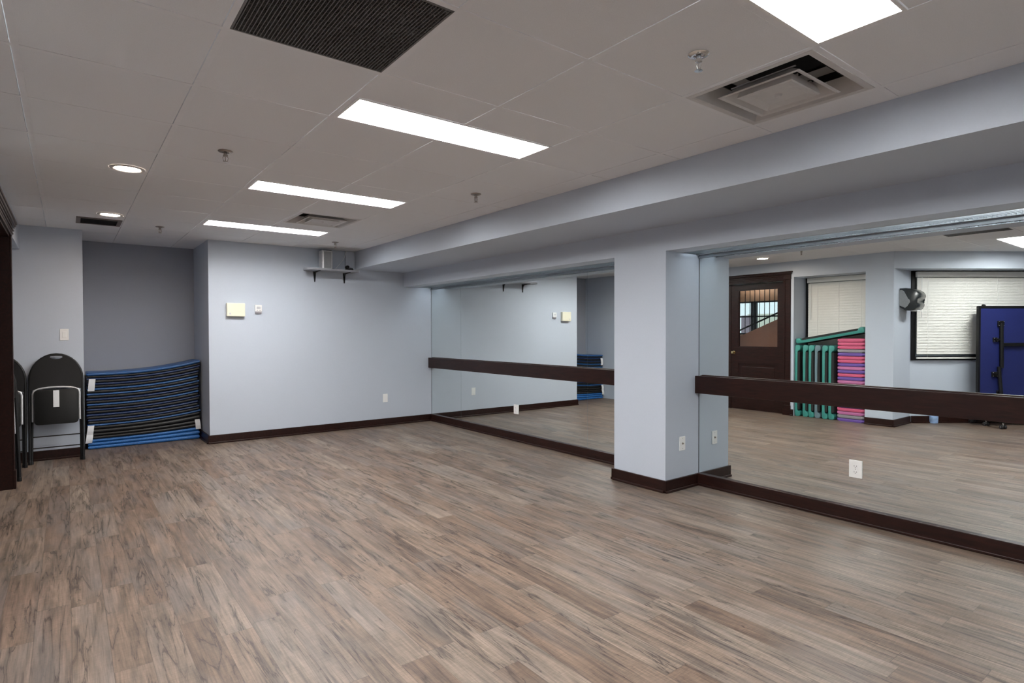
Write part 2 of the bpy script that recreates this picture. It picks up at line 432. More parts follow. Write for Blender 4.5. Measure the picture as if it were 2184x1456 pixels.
barre(PY1+.001, YF-.001, 'long dark wooden barre across the far mirrors, from far wall to pillar')
barre(-1.5, PY0-.001, 'long dark wooden barre across the near mirror, right of the pillar')

# lamp troughs above the mirrors
def valance(y0, y1, label):
    t = thing('trough_light', ((TX0+TX1)/2, (y0+y1)/2, ZH), label, 'light', 'trough lights above the mirrors')
    d = (y1-y0)/2-.003; hw = (TX1-TX0)/2-.001
    B('housing', 'grey_metal', (-hw, -hw+.003, -d, d, -.001, .125), (hw-.003, hw, -d, d, -.001, .125), (-hw, hw, -d, d, .122, .126), parent=t)
    n = max(1, int(2*d/1.25)); seg = 2*d/n
    for i in range(n):
        bm = nb(); yc = -d+(i+.5)*seg
        lathe(bm, [(.0001, yc-seg/2+.03), (.013, yc-seg/2+.03), (.013, yc+seg/2-.03), (.0001, yc+seg/2-.03)], (0, 0, .085), 12, 'y')
        obj('lamp_tube', bm, 'tube', t, smooth=40)
    bm = nb(); k = int(2*d/.022)
    for i in range(k+1):
        y = -d+i*2*d/k
        vs = [bm.verts.new(p) for p in ((-hw+.004, y, .030), (hw-.004, y, .030), (hw-.004, y+.0005, .0), (-hw+.004, y+.0005, .0))]
        vs2 = [bm.verts.new((v.co.x, v.co.y+.0012*(1 if v.co.z < .01 else 1.8), v.co.z)) for v in vs]
        bm.faces.new(vs); bm.faces.new(vs2[::-1])
        for a in range(4): bm.faces.new((vs[a], vs2[a], vs2[(a+1) % 4], vs[(a+1) % 4]))
    for x in (-hw+.003, hw-.006): box(bm, x, x+.003, -d, d, -.002, .022)
    obj('louver', bm, 'alu', t)
valance(PY1, YF, 'ribbed metal trough light set above the far mirror bay')
valance(YREAR, PY0, 'ribbed metal trough light set above the near mirror, right of the pillar')

# ================================================================== CEILING FIXTURES
def panel_light(c, r, h, label, grp='long ceiling light panels'):
    x0, x1 = GX+c*T+.013, GX+(c+2)*T-.013
    if h: y0, y1 = GY+(r+.5)*T-.012, GY+(r+1)*T-.013
    else: y0, y1 = GY+r*T+.013, GY+(r+.5)*T+.012
    cx, cyy = (x0+x1)/2, (y0+y1)/2; hx, hy = (x1-x0)/2, (y1-y0)/2
    t = thing('ceiling_light', (cx, cyy, H), label, 'light', grp)
    bm = nb()
    plate(bm, [(-hx, -hy), (hx, -hy), (hx, hy), (-hx, hy)], [[(-hx+.013, -hy+.013), (hx-.013, -hy+.013), (hx-.013, hy-.013), (-hx+.013, hy-.013)]], -.003, .05, 'z')
    obj('frame', bm, 'white', t)
    B('diffuser', 'led', (-hx+.0135, hx-.0135, -hy+.0135, hy-.0135, .045, .0495), parent=t)
LL = ['long white light panel at top right, cut by the top edge, beside the air diffuser', 'long white light panel in mid ceiling, largest one wholly in view',
      'long white light panel, middle of the row, between the two other whole ones', 'long white light panel closest to the far wall, smallest in the picture',
      'light panel over the window corner, seen only in the near mirror', 'added unseen light panel behind the camera over the mirror side']
for (c, r, h), lab in zip(LIGHTS, LL): panel_light(c, r, h, lab)

def pot(x, y, label):
    t = thing('downlight', (x, y, H), label, 'light', 'round recessed downlights')
    bm = nb(); lathe(bm, [(.072, .01), (.074, -.004), (.084, -.009), (.098, -.005), (.102, -.0003)], seg=40)
    for f in [f for f in bm.faces if len(f.verts) > 4]: bm.faces.remove(f)
    obj('trim_ring', bm, 'grey_metal', t, smooth=50)
    bm = nb(); lathe(bm, [(.0001, -.003), (.076, -.003), (.076, .0)], seg=40); obj('lens', bm, 'pot', t)
pot(.329, 4.63, 'round glowing downlight nearer to the camera, left side of the ceiling')
pot(.325, 6.512, 'round glowing downlight farther away, beside the small brown vent')

def sprinkler(x, y, label, mat='bronze'):
    t = thing('fire_sprinkler', (x, y, H), label, 'sprinkler', 'sprinkler heads in the ceiling')
    bm = nb(); lathe(bm, [(.0001, 0), (.040, 0), (.042, -.003), (.034, -.009), (.022, -.010), (.020, -.004), (.0001, -.004)], seg=28); obj('escutcheon', bm, mat, t, smooth=40)
    bm = nb(); lathe(bm, [(.0001, 0), (.010, 0), (.010, -.022), (.014, -.024), (.014, -.032), (.007, -.034), (.0001, -.034)], seg=16)
    for s in (-1, 1): tube(bm, [(s*.010, 0, -.03), (s*.015, 0, -.042), (s*.012, 0, -.056), (s*.003, 0, -.063)], .0022, 8)
    tube(bm, [(0, 0, -.034), (0, 0, -.06)], .003, 8)
    obj('head_body', bm, mat, t, smooth=40)
    bm = nb(); lathe(bm, [(.0001, -.062), (.013, -.063), (.016, -.066), (.0001, -.067)], seg=20); obj('deflector', bm, mat, t)
sprinkler(1.984, 1.383, 'large bright chrome sprinkler head beside the square air diffuser at upper right', 'chrome')
sprinkler(.767, 3.836, 'sprinkler head on the left ceiling, nearer than the round downlights')
sprinkler(2.571, 3.828, 'sprinkler head near the beam, right of the middle light panels')
sprinkler(.767, 6.953, 'sprinkler head beside the small brown vent near the alcove')
sprinkler(2.579, 6.88, 'sprinkler head above the corner shelf with the speaker')
sprinkler(.767, .9, 'sprinkler head above the camera')

def ring(bm, a, za, b_, zb):
    A = [bm.verts.new(p) for p in ((-a, -a, za), (a, -a, za), (a, a, za), (-a, a, za))]
    Bv = [bm.verts.new(p) for p in ((-b_, -b_, zb), (b_, -b_, zb), (b_, b_, zb), (-b_, b_, zb))]
    for i in range(4): bm.faces.new((A[i], A[(i+1) % 4], Bv[(i+1) % 4], Bv[i]))
def square_diffuser(x, y, label):
    t = thing('air_diffuser', (x, y, H), label, 'vent', 'square air diffusers')
    bm = nb()
    for a, za, b_, zb in ((.291, .004, .291, -.001), (.291, -.001, .272, -.003), (.272, -.003, .262, .0), (.262, .0, .215, .085), (.215, .085, .15, .11)): ring(bm, a, za, b_, zb)
    obj('outer_frame', bm, 'grey_metal', t)
    bm = nb()
    for a, za, b_, zb in ((.19, -.010, .183, -.014), (.183, -.014, .172, -.010), (.172, -.010, .115, .040), (.115, .040, .112, .045), (.112, .045, .19, -.010)): ring(bm, a, za, b_, zb)
    for s in (-1, 1): box(bm, s*.14-.004, s*.14+.004, -.15, .15, .03, .034)
    obj('middle_cone', bm, 'grey_metal', t)
    bm = nb()
    for a, za, b_, zb in ((.128, -.014, .122, -.018), (.122, -.018, .085, -.008), (.128, -.014, .118, .02)): ring(bm, a, za, b_, zb)
    box(bm, -.085, .085, -.085, .085, -.008, -.004)
    lathe(bm, [(.0001, -.020), (.012, -.018), (.018, -.008)], seg=20)
    for s in (-1, 1): box(bm, s*.06-.003, s*.06+.003, -.12, .12, .018, .03)
    obj('centre_plate', bm, 'grey_metal', t)
    B('duct', 'void', (-.2, .2, -.2, .2, .12, .125), (-.2, -.195, -.2, .2, .06, .12), (.195, .2, -.2, .2, .06, .12), (-.2, .2, -.2, -.195, .06, .12), (-.2, .2, .195, .2, .06, .12), parent=t)
square_diffuser(GX+2.5*T, GY-.5*T, 'large square air diffuser with nested plates at upper right, touching the beam strip')
square_diffuser(GX+1.5*T, GY+6.5*T, 'square air diffuser between the two farthest light panels')

t = thing('return_grille', (GX-.5*T, GY+.5*T, H), 'big square dark grey return air grille with fine bars, cut by the top edge', 'vent')
bm = nb(); hh = T/2-.014
for i in range(48):
    x = -hh+i*2*hh/47; box(bm, x-.0011, x+.0011, -hh, hh, .0, .010)
for i in range(48):
    y = -hh+i*2*hh/47; box(bm, -hh, hh, y-.0006, y+.0006, .002, .010)
obj('bar_lattice', bm, 'grille', t)
B('frame', 'grille', (-hh-.001, -hh+.006, -hh, hh, -.001, .03), (hh-.006, hh+.001, -hh, hh, -.001, .03), (-hh, hh, -hh-.001, -hh+.006, -.001, .03), (-hh, hh, hh-.006, hh+.001, -.001, .03), parent=t)
B('backing', 'grille', (-hh, hh, -hh, hh, .012, .03), parent=t)

t = thing('supply_vent', (.257, 6.98, H), 'small brown framed vent with dark slats beside the farther downlight', 'vent')
bm = nb(); plate(bm, [(-.18, -.185), (.18, -.185), (.18, .185), (-.18, .185)], [[(-.145, -.15), (.145, -.15), (.145, .15), (-.145, .15)]], -.008, 0, 'z'); obj('frame', bm, 'brownmetal', t)
bm = nb()
for i in range(13):
    y = -.14+i*.0235; prism(bm, [(y, -.006), (y+.002, -.006), (y+.010, .0), (y+.008, .0)], -.145, .145, 'x')
obj('slats', bm, 'grille', t)
B('backing', 'void', (-.145, .145, -.15, .15, -.0015, -.0005), parent=t)

# ================================================================== FAR WALL FITTINGS
t = thing('control_box', (1.604, YF, 1.58), 'cream square control box on the far wall, left of the small thermostat', 'box')
B('cover', 'cream', (-.101, .101, -.05, -.008, -.08, .08), parent=t, bev=.006)
B('back_plate', 'cream', (-.098, .098, -.009, -.0003, -.077, .077), parent=t)
bm = nb(); lathe(bm, [(.0001, -.0515), (.010, -.0512), (.012, -.0499)], (-.066, 0, -.048), 20, 'y'); obj('round_mark', bm, 'grey_metal', t)
t = thing('thermostat', (1.863, YF, 1.592), 'small white thermostat with grey screen on the far wall', 'thermostat')
B('body', 'white', (-.040, .040, -.026, -.0003, -.028, .052), parent=t, bev=.004)
B('base', 'greyp', (-.036, .036, -.020, -.0003, -.052, -.028), parent=t, bev=.002)
B('screen', 'silver', (-.022, .022, -.0275, -.025, .002, .032), parent=t)
B('button', 'greyp', (-.022, -.010, -.028, -.025, -.016, -.008), (.010, .022, -.028, -.025, -.016, -.008), parent=t)
def cover_plate(name, loc, label, cat, rotz=0., w=.036, h=.058, kind='duplex', mat='white'):
    t = thing(name, loc, label, cat, rotz=rotz)       # local -y is the visible side
    B('cover_plate', mat, (-w, w, -.006, -.0003, -h, h), parent=t, bev=.0025)
    if kind == 'duplex':
        for s in (-1, 1):
            bm = nb(); prism(bm, rrect(-.016, .016, s*.020-.013, s*.020+.013, .011), -.0085, -.005, 'y'); k = obj('socket', bm, mat, t)
            B('slots', 'black', (-.008, -.006, -.0088, -.008, s*.02-.003, s*.02+.006), (.006, .008, -.0088, -.008, s*.02-.003, s*.02+.005), (-.002, .002, -.0088, -.008, s*.02-.010, s*.02-.006), parent=k)
        bm = nb(); lathe(bm, [(.0001, -.0075), (.003, -.007), (.0032, -.0055)], seg=12, axis='y'); obj('screw', bm, 'chrome', t)
    elif kind == 'rocker':
        B('rocker', mat, (-.016, .016, -.0095, -.005, -.033, .033), parent=t, bev=.002)
    elif kind == 'jack':
        bm = nb(); lathe(bm, [(.0001, -.016), (.005, -.016), (.006, -.008), (.009, -.0075), (.009, -.005)], seg=16, axis='y'); obj('cable_jack', bm, 'bronze', t)
        for s in (-1, 1):
            bm = nb(); lathe(bm, [(.0001, -.0075), (.003, -.007), (.0032, -.0055)], (0, 0, s*.042), 12, 'y'); obj('screw', bm, 'chrome', t)
    elif kind == 'decora':
        B('insert', mat, (-.016, .016, -.0085, -.005, -.033, .033), parent=t, bev=.0015)
    return t
cover_plate('wall_outlet', (3.54, YF, .385), 'blank white cover plate low on the far wall near the mirror corner', 'outlet', kind='decora')
cover_plate('light_switch', (-.026, 7.66, 1.29), 'white rocker light switch on the narrow wall above the folding chair', 'switch', w=.037, h=.060, kind='rocker')
cover_plate('cable_outlet', (4.053, PY0, .378), 'white cable jack plate on the side of the pillar', 'outlet', w=.038, kind='jack')
cover_plate('wall_outlet', (XM, 1.725, .363), 'white duplex outlet set in the near mirror, right of the pillar', 'outlet', rotz=-math.pi/2, w=.042, h=.060)
cover_plate('wall_outlet', (XM, 5.52, .378), 'white duplex outlet set in the far mirror, below the barre', 'outlet', rotz=-math.pi/2, w=.045, h=.056)

# corner shelf
t = thing('wall_shelf', (2.72, YF, 2.11), 'grey painted shelf with rounded end, high in the far corner by the beam', 'shelf')
bm = nb(); pts = [(.34, -.0003), (-.22, -.0003)]
for i in range(9):
    a = math.radians(90+90*i/8+0); 
    pts.append((-.22+.12*math.cos(a), -.13+.13*math.sin(a)))
for i in range(9):
    a = math.radians(180+90*i/8); pts.append((-.22+.12*math.cos(a), -.13+.12*math.sin(a)))
pts.append((.34, -.25)); pts = [pts[0]]+pts[2:]
prism(bm, pts, -.012, .012, 'z'); obj('shelf_board', bm, 'shelf', t)
for x in (-.16, .235):
    bm = nb()
    prism(bm, [(x-.017, -.012), (x+.017, -.012), (x+.013, -.06), (x+.005, -.145), (x-.005, -.145), (x-.013, -.06)], -.012, -.0003, 'y')
    prism(bm, [(-.012, -.012), (-.21, -.012), (-.21, -.020), (-.05, -.028), (-.012, -.06)], x-.006, x+.006, 'x')
    obj('bracket', bm, 'black', t)
t = thing('loudspeaker', (2.665, YF-.12, 2.1225), 'silver upright loudspeaker standing on the corner shelf', 'speaker')
bm = nb(); prism(bm, rrect(-.072, .072, -.07, .07, .025), 0, .235); obj('cabinet', bm, 'silver', t, smooth=30)
B('front_grille', 'disp_grey', (-.045, .045, -.0735, -.0695, .012, .222), parent=t, bev=.0015)
B('top_cap', 'black', (-.06, .06, -.055, .055, .235, .243), parent=t, bev=.003)
bm = nb(); tube(bm, [(2.74, YF-.10, 2.150), (2.77, YF-.11, 2.135), (2.81, YF-.12, 2.1275), (2.85, YF-.13, 2.127)], .0045, 8)
tag(obj('speaker_wire', bm, 'black'), 'short black wire on the shelf beside the silver loudspeaker', 'cable')
bm = nb(); tube(bm, [(2.79, YF-.10, 2.127), (2.83, YF-.09, 2.17), (2.88, YF-.06, 2.22), (2.93, YF-.055, 2.28), (2.960, YF-.052, 2.36), (2.965, YF-.052, 2.39)], .003, 8)
tag(obj('white_cable', bm, 'white', smooth=60), 'thin white cable rising from the shelf to the ceiling corner', 'cable')
t = thing('webcam', (2.965, YF-.15, 2.1225), 'small black camera gadget at the beam end of the shelf', 'camera')
B('base', 'black', (-.05, .05, -.03, .03, 0, .02), parent=t, bev=.006)
bm = nb(); lathe(bm, [(.0001, -.03), (.02, -.03), (.024, -.02), (.024, .02), (.0001, .02)], (-.025, 0, .042), 20, 'y'); obj('camera_head', bm, 'black', t, smooth=40)
bm = nb(); tube(bm, [(.0, 0, .018), (.02, 0, .035), (.045, 0, .03), (.05, 0, .012)], .006, 8); obj('arm', bm, 'black', t)
B('electrical_panel', 'wall', (2.965, 3.09, YF-.045, YF-.0005, 2.125, 2.39), bev=.003)
tag(bpy.data.objects['electrical_panel'], 'flat painted junction cover on the wall in the beam corner behind the webcam', 'box')

# ================================================================== BLUE MATS IN THE ALCOVE
def bounds():
    """boundary curves: list of functions of t (0 left .. 1 right)"""
    left = [0, .038, .074, .112, .145, .178, .222]
    right = [.0, .055, .105, .150, .195, .24, .30]
    n = 11
    for i in range(1, n+1):
        left.append(.222+(.858-.222)*i/n); right.append(.30+(.972-.30)*i/n)
    return left, right
LB, RB = bounds()
X0, X1 = .165, 1.288
def zc(i, t):
    g = (RB[i]-LB[i])
    z = LB[i]+g*((t**2.5)-.012*math.sin(math.pi*min(1, t*1.3))*(i/17.))
    if i in (0,): z = max(0.0, .012*math.sin(t*math.pi)*0)
    return z
def mat_mesh(bm, lo, hi, y0, y1, xa, xb, n=26):
    """sheet with rounded front, back and ends between two boundary functions"""
    prof = []
    for i in range(7):
        a = math.radians(-90+180*i/6); prof.append((math.cos(a), math.sin(a)))
    rings = []
    for t in [0, .0015, .005, .010, .018]+[q/n for q in range(1, n)]+[.982, .990, .995, .9985, 1]:
        x = xa+(xb-xa)*t; tt = (x-X0)/(X1-X0); tt = min(max(tt, 0), 1)
        a, b = lo(tt), hi(tt); mid = (a+b)/2; hh = (b-a)/2
        ed = math.sqrt(max(0, 1-(1-min(t, 1-t)/.012)**2)) if min(t, 1-t) < .012 else 1.
        ed = max(ed, .45); hh *= ed; rr = (b-a)/2
        ring = []
        for c, s in prof: ring.append((x, y1-rr+rr*c, mid+hh*s))
        for c, s in prof[::-1]: ring.append((x, y0+rr-rr*c, mid+hh*s))
        rings.append([bm.verts.new(p) for p in ring])
    m_ = len(rings[0])
    for A, C in zip(rings, rings[1:]):
        for i in range(m_): bm.faces.new((A[i], A[(i+1) % m_], C[(i+1) % m_], C[i]))
    bm.faces.new(rings[0][::-1]); bm.faces.new(rings[-1])
NM = len(LB)-1
ordn = ['lowest', 'second', 'third', 'fourth', 'fifth', 'sixth', 'seventh', 'eighth', 'ninth', 'tenth', 'eleventh', 'twelfth', 'thirteenth', 'fourteenth', 'fifteenth', 'sixteenth', 'topmost']
straps = {14: (.185, .245, .655, .79, 0), 4: (.17, .228, .165, .268, 0), 1: (.158, .218, .075, .165, 0), 5: (1.228, 1.283, .125, .245, 0)}
for i in range(NM):
    y0 = 8.03+random.uniform(-.008, .008); y1 = 8.50; xa = X0+random.uniform(-.008, .008); xb = X1+random.uniform(-.012, .008)
    if i in (8, 10, 13): xb -= .012; y0 -= .008
    if i < 3: xb = 1.283; y0 = 8.02+.008*i; xa = .17
    t = thing('exercise_mat', ((X0+X1)/2, 8.27, LB[i]), '', 'mat', 'exercise mats stacked in the alcove')
    off = Vector(t.location)
    kind = 'soft' if i < 3 else 'black' if i < 6 else 'two'
    def place(bm): bmesh.ops.translate(bm, vec=-off, verts=bm.verts[:])
    if kind == 'two':
        if i in (NM-1,): topm, fr = 'mat_blue', .42
        elif i in (6, 10, 12, 13): topm, fr = 'mat_blue', .62
        else: topm, fr = 'mat_navy', .6
        bm = nb(); mat_mesh(bm, lambda q, i=i: zc(i, q)+.001, lambda q, i=i, fr=fr: zc(i, q)*(1-fr)+zc(i+1, q)*fr-.0005, y0+.004, y1, xa+.004, xb-.004); place(bm)
        obj('black_underside', bm, 'mat_black', t, smooth=50)
        bm = nb(); mat_mesh(bm, lambda q, i=i, fr=fr: zc(i, q)*(1-fr)+zc(i+1, q)*fr, lambda q, i=i: zc(i+1, q)-.0005, y0, y1, xa, xb); place(bm)
        obj('blue_top', bm, topm, t, smooth=50)
        nm = ordn[i] if i < NM-1 else 'topmost'
        col = 'bright blue topped' if topm == 'mat_blue' else 'navy topped'
        lab = '%s exercise mat with black underside, %s from the floor in the alcove stack' % (col, nm)
        if i == NM-1: lab = 'bright blue exercise mat lying on top of the alcove stack'
    else:
        bm = nb(); mat_mesh(bm, lambda q, i=i: zc(i, q)+.001, lambda q, i=i: zc(i+1, q)-.0005, y0, y1, xa, xb); place(bm)
        obj('foam_body', bm, 'mat_soft' if kind == 'soft' else 'mat_black', t, smooth=50)
        lab = ('bright blue textured soft mat, %s from the floor in the alcove stack' if kind == 'soft' else 'plain black exercise mat, %s from the floor in the alcove stack') % ordn[i]
    t['label'] = lab
    if i in straps:
        a, b, z0, z1, _ = straps[i]; bm = nb()
        n = 8; L_ = []
        for k in range(n+1):
            z = z1+(z0-z1)*k/n; yy = y0-.010-.010*math.sin(k/n*math.pi); sh = -.012*k/n*(1 if a < .5 else -1.)
            L_.append([bm.verts.new((a+sh, yy, z)), bm.verts.new((b+sh, yy-.003, z)), bm.verts.new((b+sh, yy+.0, z)), bm.verts.new((a+sh, yy+.002, z))])
        for P_, Q in zip(L_, L_[1:]):
            for s in range(4): bm.faces.new((P_[s], P_[(s+1) % 4], Q[(s+1) % 4], Q[s]))
        bm.faces.new(L_[0]); bm.faces.new(L_[-1][::-1]); place(bm)
        obj('strap', bm, 'strap', t, smooth=40, label='white fabric strap')

# ================================================================== FOLDING CHAIRS
def folding_chair(loc, rotz, lean, label):
    t = thing('folding_chair', loc, label, 'chair', 'black folding chairs leaning by the alcove', rotz)
    t.rotation_euler = (-lean, 0, rotz)
    W, TOP, SH = .213, 1.10, .84
    arc = [(-W, 0, .002)]
    arc += [(-W, 0, SH)]
    for i in range(1, 16):
        a = math.pi-math.pi*i/16; arc.append((W*math.cos(a), 0, SH+(TOP-SH)*math.sin(a)))
    arc += [(W, 0, SH), (W, 0, .002)]
    bm = nb(); tube(bm, arc, .0125, 12); obj('back_frame', bm, 'black', t, smooth=50)
    # backrest plate with a hand slot
    out = []
    for i in range(21):
        a = math.pi*i/20; out.append((.208*math.cos(a), SH+(TOP-SH-.006)*math.sin(a)))
    for i in range(11):
        q = -1+2*i/10; out.append((.205*q, .735+.030*(1-q*q)))
    slot = []
    for i in range(13):
        a = math.pi*i/12; slot.append((.052*math.cos(math.pi+a), 1.072+.022*math.sin(math.pi+a)))
    slot = [(x, z) for x, z in slot]; slot += [(.045, 1.080), (0, 1.083), (-.045, 1.080)]
    bm = nb(); plate(bm, out, [slot], -.018, -.002, 'y')
    obj('backrest', bm, 'black', t)
    # seat folded up
    bm = nb(); prism(bm, rrect(-.178, .178, .385, .735, .035), -.052, -.018, 'y', bev=.007); s_ = obj('seat', bm, 'black_vinyl', t, smooth=40)
    B('label_tag', 'strap', (-.026, .022, -.0545, -.052, .555, .725), parent=s_, label='white paper tag on the seat')
    bm = nb(); arc2 = [(-.188, -.014, .42), (-.188, -.014, .70)]
    for i in range(1, 10):
        a = math.pi-math.pi*i/10; arc2.append((.188*math.cos(a), -.014, .70+.062*math.sin(a)**.6))
    arc2 += [(.188, -.014, .70), (.188, -.014, .42)]
    tube(bm, arc2, .0095, 10); obj('seat_frame', bm, 'silver', t, smooth=50, label='pale metal seat frame')
    for s in (-1, 1):
        bm = nb(); tube(bm, [(s*.188, .018, .72), (s*.196, .018, .35), (s*.198, .016, .012)], .0105, 12)
        lathe(bm, [(.0001, .003), (.0135, .003), (.0135, .03), (.0115, .034)], (s*.198, .016, 0), 14)
        obj('leg', bm, 'black', t, smooth=50)
        bm = nb(); lathe(bm, [(.0001, .0), (.015, .0), (.015, .03), (.0128, .034)], (s*W, 0, 0), 14); obj('foot_cap', bm, 'black', t)
    for z in (.27, .158):
        bm = nb(); tube(bm, [(-.195, .016, z), (.195, .016, z)], .006, 10); obj('crossbar', bm, 'black', t, smooth=50)
    return t
folding_chair((-.095, 7.445, 0), math.radians(0), math.radians(9), 'black folding chair facing the room, leaning under the light switch')
folding_chair((-.556, 6.65, 0), math.radians(12), math.radians(8), 'black folding chair in the left recess, mostly hidden by the door casing, nearest to it')
folding_chair((-.548, 7.33, 0), math.radians(0), math.radians(7), 'black folding chair in the left recess, just left of the chair under the light switch')

# ================================================================== DOOR (double) AND CASING
bm = nb()
xc = XL+.012
box(bm, XL+.0002, xc, 4.553, 4.663, .14, 2.13, bev=.002); box(bm, xc-.001, xc+.007, 4.558, 4.578, .14, 2.13); box(bm, xc-.001, xc+.007, 4.640, 4.660, .14, 2.13)
box(bm, XL+.0002, xc, 6.392, 6.455, .14, 2.13, bev=.002)
box(bm, XL+.0002, xc+.012, 4.548, 4.668, 0, .155, bev=.002); box(bm, XL+.0002, xc+.008, 6.388, 6.459, 0, .155, bev=.002)
box(bm, XL+.0002, xc+.004, 4.553, 6.457, 2.12, 2.235, bev=.002)
for k, z in enumerate((2.14, 2.165, 2.19)): box(bm, xc, xc+.010+.004*k, 4.551, 6.49, z, z+.012, bev=.003)
box(bm, XL+.0002, xc+.026, 4.535, 6.505, 2.205, 2.228, bev=.004); box(bm, XL+.0002, xc+.034, 4.525, 6.52, 2.226, 2.245, bev=.003)
box(bm, XL+.0002, xc+.012, 4.548, 4.668, 2.12, 2.245, bev=.002)
box(bm, -.53, XL+.0002, 4.6603, 4.675, 0, 2.12); box(bm, -.53, XL+.0002, 6.385, 6.3997, 0, 2.12); box(bm, -.53, XL+.0002, 4.675, 6.385, 2.105, 2.1197)
box(bm, -.53, -.46, 5.633, 5.738, 0, 2.105)
o = obj('door_1_casing', bm, 'wood'); o.name = 'trim_3'; o['kind'] = 'structure'
def leaf(idx, ya, yb, knob_side):
    t = bpy.data.objects.new('door_%d' % idx, None); COL.objects.link(t); t['kind'] = 'structure'
    t.location = (XL-.11, (ya+yb)/2, 0); h = (yb-ya)/2-.002
    gz0, gz1, gy = 1.045, 2.01, h-.125
    def R(a, b, c, d): return [(a, c), (b, c), (b, d), (a, d)]
    bm = nb()
    plate(bm, R(-h, h, .006, 2.10), [R(-gy, gy, gz0, gz1), R(-gy, gy, .20, .78)], -.02, .02, 'x')
    for (a, b, c, d) in ((-gy, gy, gz0, gz1), (-gy, gy, .20, .78)):
        plate(bm, R(a-.004, b+.004, c-.004, d+.004), [R(a+.016, b-.016, c+.016, d-.016)], -.014, .014, 'x')
    obj('door_frame', bm, 'wood', t)
    bm = nb(); box(bm, -.008, .008, -gy+.01, gy-.01, .21, .77); box(bm, -.014, .014, -gy+.06, gy-.06, .26, .72, bev=.004); obj('door_panel', bm, 'wood', t)
    B('glass_pane', 'glass', (-.003, .003, -gy+.012, gy-.012, gz0+.012, gz1-.012), parent=t)
    bm = nb(); y = knob_side*(h-.05)
    lathe(bm, [(.0001, .02), (.028, .02), (.028, .025), (.011, .028), (.010, .045), (.022, .052), (.027, .064), (.022, .076), (.0001, .08)], (0, y, .955), 24, 'x')
    obj('door_handle', bm, 'brass', t, smooth=50)
    return t
leaf(1, 4.677, 5.63, 1)
l2 = leaf(2, 5.74, 6.385, -1)      # second leaf swung open into the hall
l2.location = (-.545-.325, 6.36, 0); l2.rotation_euler = (0, 0, -math.pi/2)

# ================================================================== HALL BEYOND THE DOOR
bm = nb()
box(bm, -4.6, -.53, 2.2+1.7, 4.3, 0, 2.9) if False else None
box(bm, -3.32, -1.1, 4.52, 4.6, 0, 2.9)                       # near side wall
box(bm, -3.32, -1.1, 9.3, 9.4, 0, 2.9)                        # far side wall
box(bm, -3.32, -3.2, 4.6, 9.3, 0, 1.25)                       # under window
box(bm, -3.32, -3.2, 4.6, 9.3, 1.96, 2.30)
box(bm, -3.32, -3.2, 4.6, 5.9, 1.25, 1.96); box(bm, -3.32, -3.2, 7.9, 9.3, 1.25, 1.96)
box(bm, -3.32, -3.2, 4.6, 9.3, 2.30, 2.9)
o = obj('wall_hall', bm, 'hall_peach'); o['kind'] = 'structure'
struct('floor_hall', 'hall_floor', (-3.32, XWEST-.1, 4.5, 9.4, -.1, 0), (XWEST-.1, -1.1, 8.7, 9.4, -.1, 0))
struct('ceiling_hall', 'hall_peach', (-3.32, -1.1, 4.5, 9.4, 2.62, 2.7), (-1.1, -.53, 4.52, 6.41, 2.4, 2.5))
bm = nb()
for y in (5.9, 6.02, 6.74, 6.82, 7.5, 7.86): box(bm, -3.25, -3.19, y, y+.045, 1.25, 1.96)
box(bm, -3.25, -3.19, 6.77, 6.80, 1.25, 1.96)
for z in (1.25, 1.62, 1.93): box(bm, -3.25, -3.19, 5.9, 7.9, z, z+.03)
o = obj('window_3', bm, 'black'); o['kind'] = 'structure'
B('pane', 'glass', (-3.225, -3.22, 5.92, 7.88, 1.27, 1.94), parent=o)
B('exterior_wall', 'outside_cream', (-6.2, -6.0, 7.2, 8.6, -.5, 1.78)); o = bpy.data.objects['exterior_wall']; o.name = 'neighbouring_wall'
tag(o, 'pale cream wall outside, seen through the hall window behind the stair railing', 'wall')
o = B('lilac_screen', 'outside_lilac', (-5.2, -5.1, 7.93, 8.24, -.5, 1.72)); o.name = 'grey_screen'; tag(o, 'grey lilac panel outside the hall window, left of the cream wall', 'panel')
# stair
t = thing('staircase', (-1.75, 5.8, 0), 'brown plastered staircase side with black railing, seen through the door glass in the mirror', 'staircase')
def zst(y): return 1.237+(6.209-y)*(1.562-1.237)/(6.209-5.433)
bm = nb(); prism(bm, [(5.0-5.8, 0), (7.2-5.8, 0), (7.2-5.8, zst(7.2)), (5.0-5.8, zst(5.0))], -.9, 0.0, 'x'); obj('stair_side', bm, 'hall_brown', t)
bm = nb(); tube(bm, [(-.04, 7.2-5.8, zst(7.2)+.125), (-.04, 5.0-5.8, zst(5.0)+.125)], .016, 10); obj('handrail', bm, 'black', t)
for k in range(9):
    y = 5.38+k*.098; bm = nb(); tube(bm, [(-.04, y-5.8, zst(y)-.02), (-.04, y-5.8, 2.61)], .0065, 8); obj('baluster', bm, 'black', t)
bm = nb(); box(bm, -.02, .4, -.35, -.05, 1.93, 2.02); 
t = thing('hall_light', (-2.5, 6.6, 2.62), 'bright strip of ceiling light in the hall behind the door glass', 'light')
B('housing', 'white', (-.5, .5, -.12, .12, -.03, -.0005), parent=t); B('diffuser', 'hall_lamp', (-.48, .48, -.10, .10, -.036, -.030), parent=t)

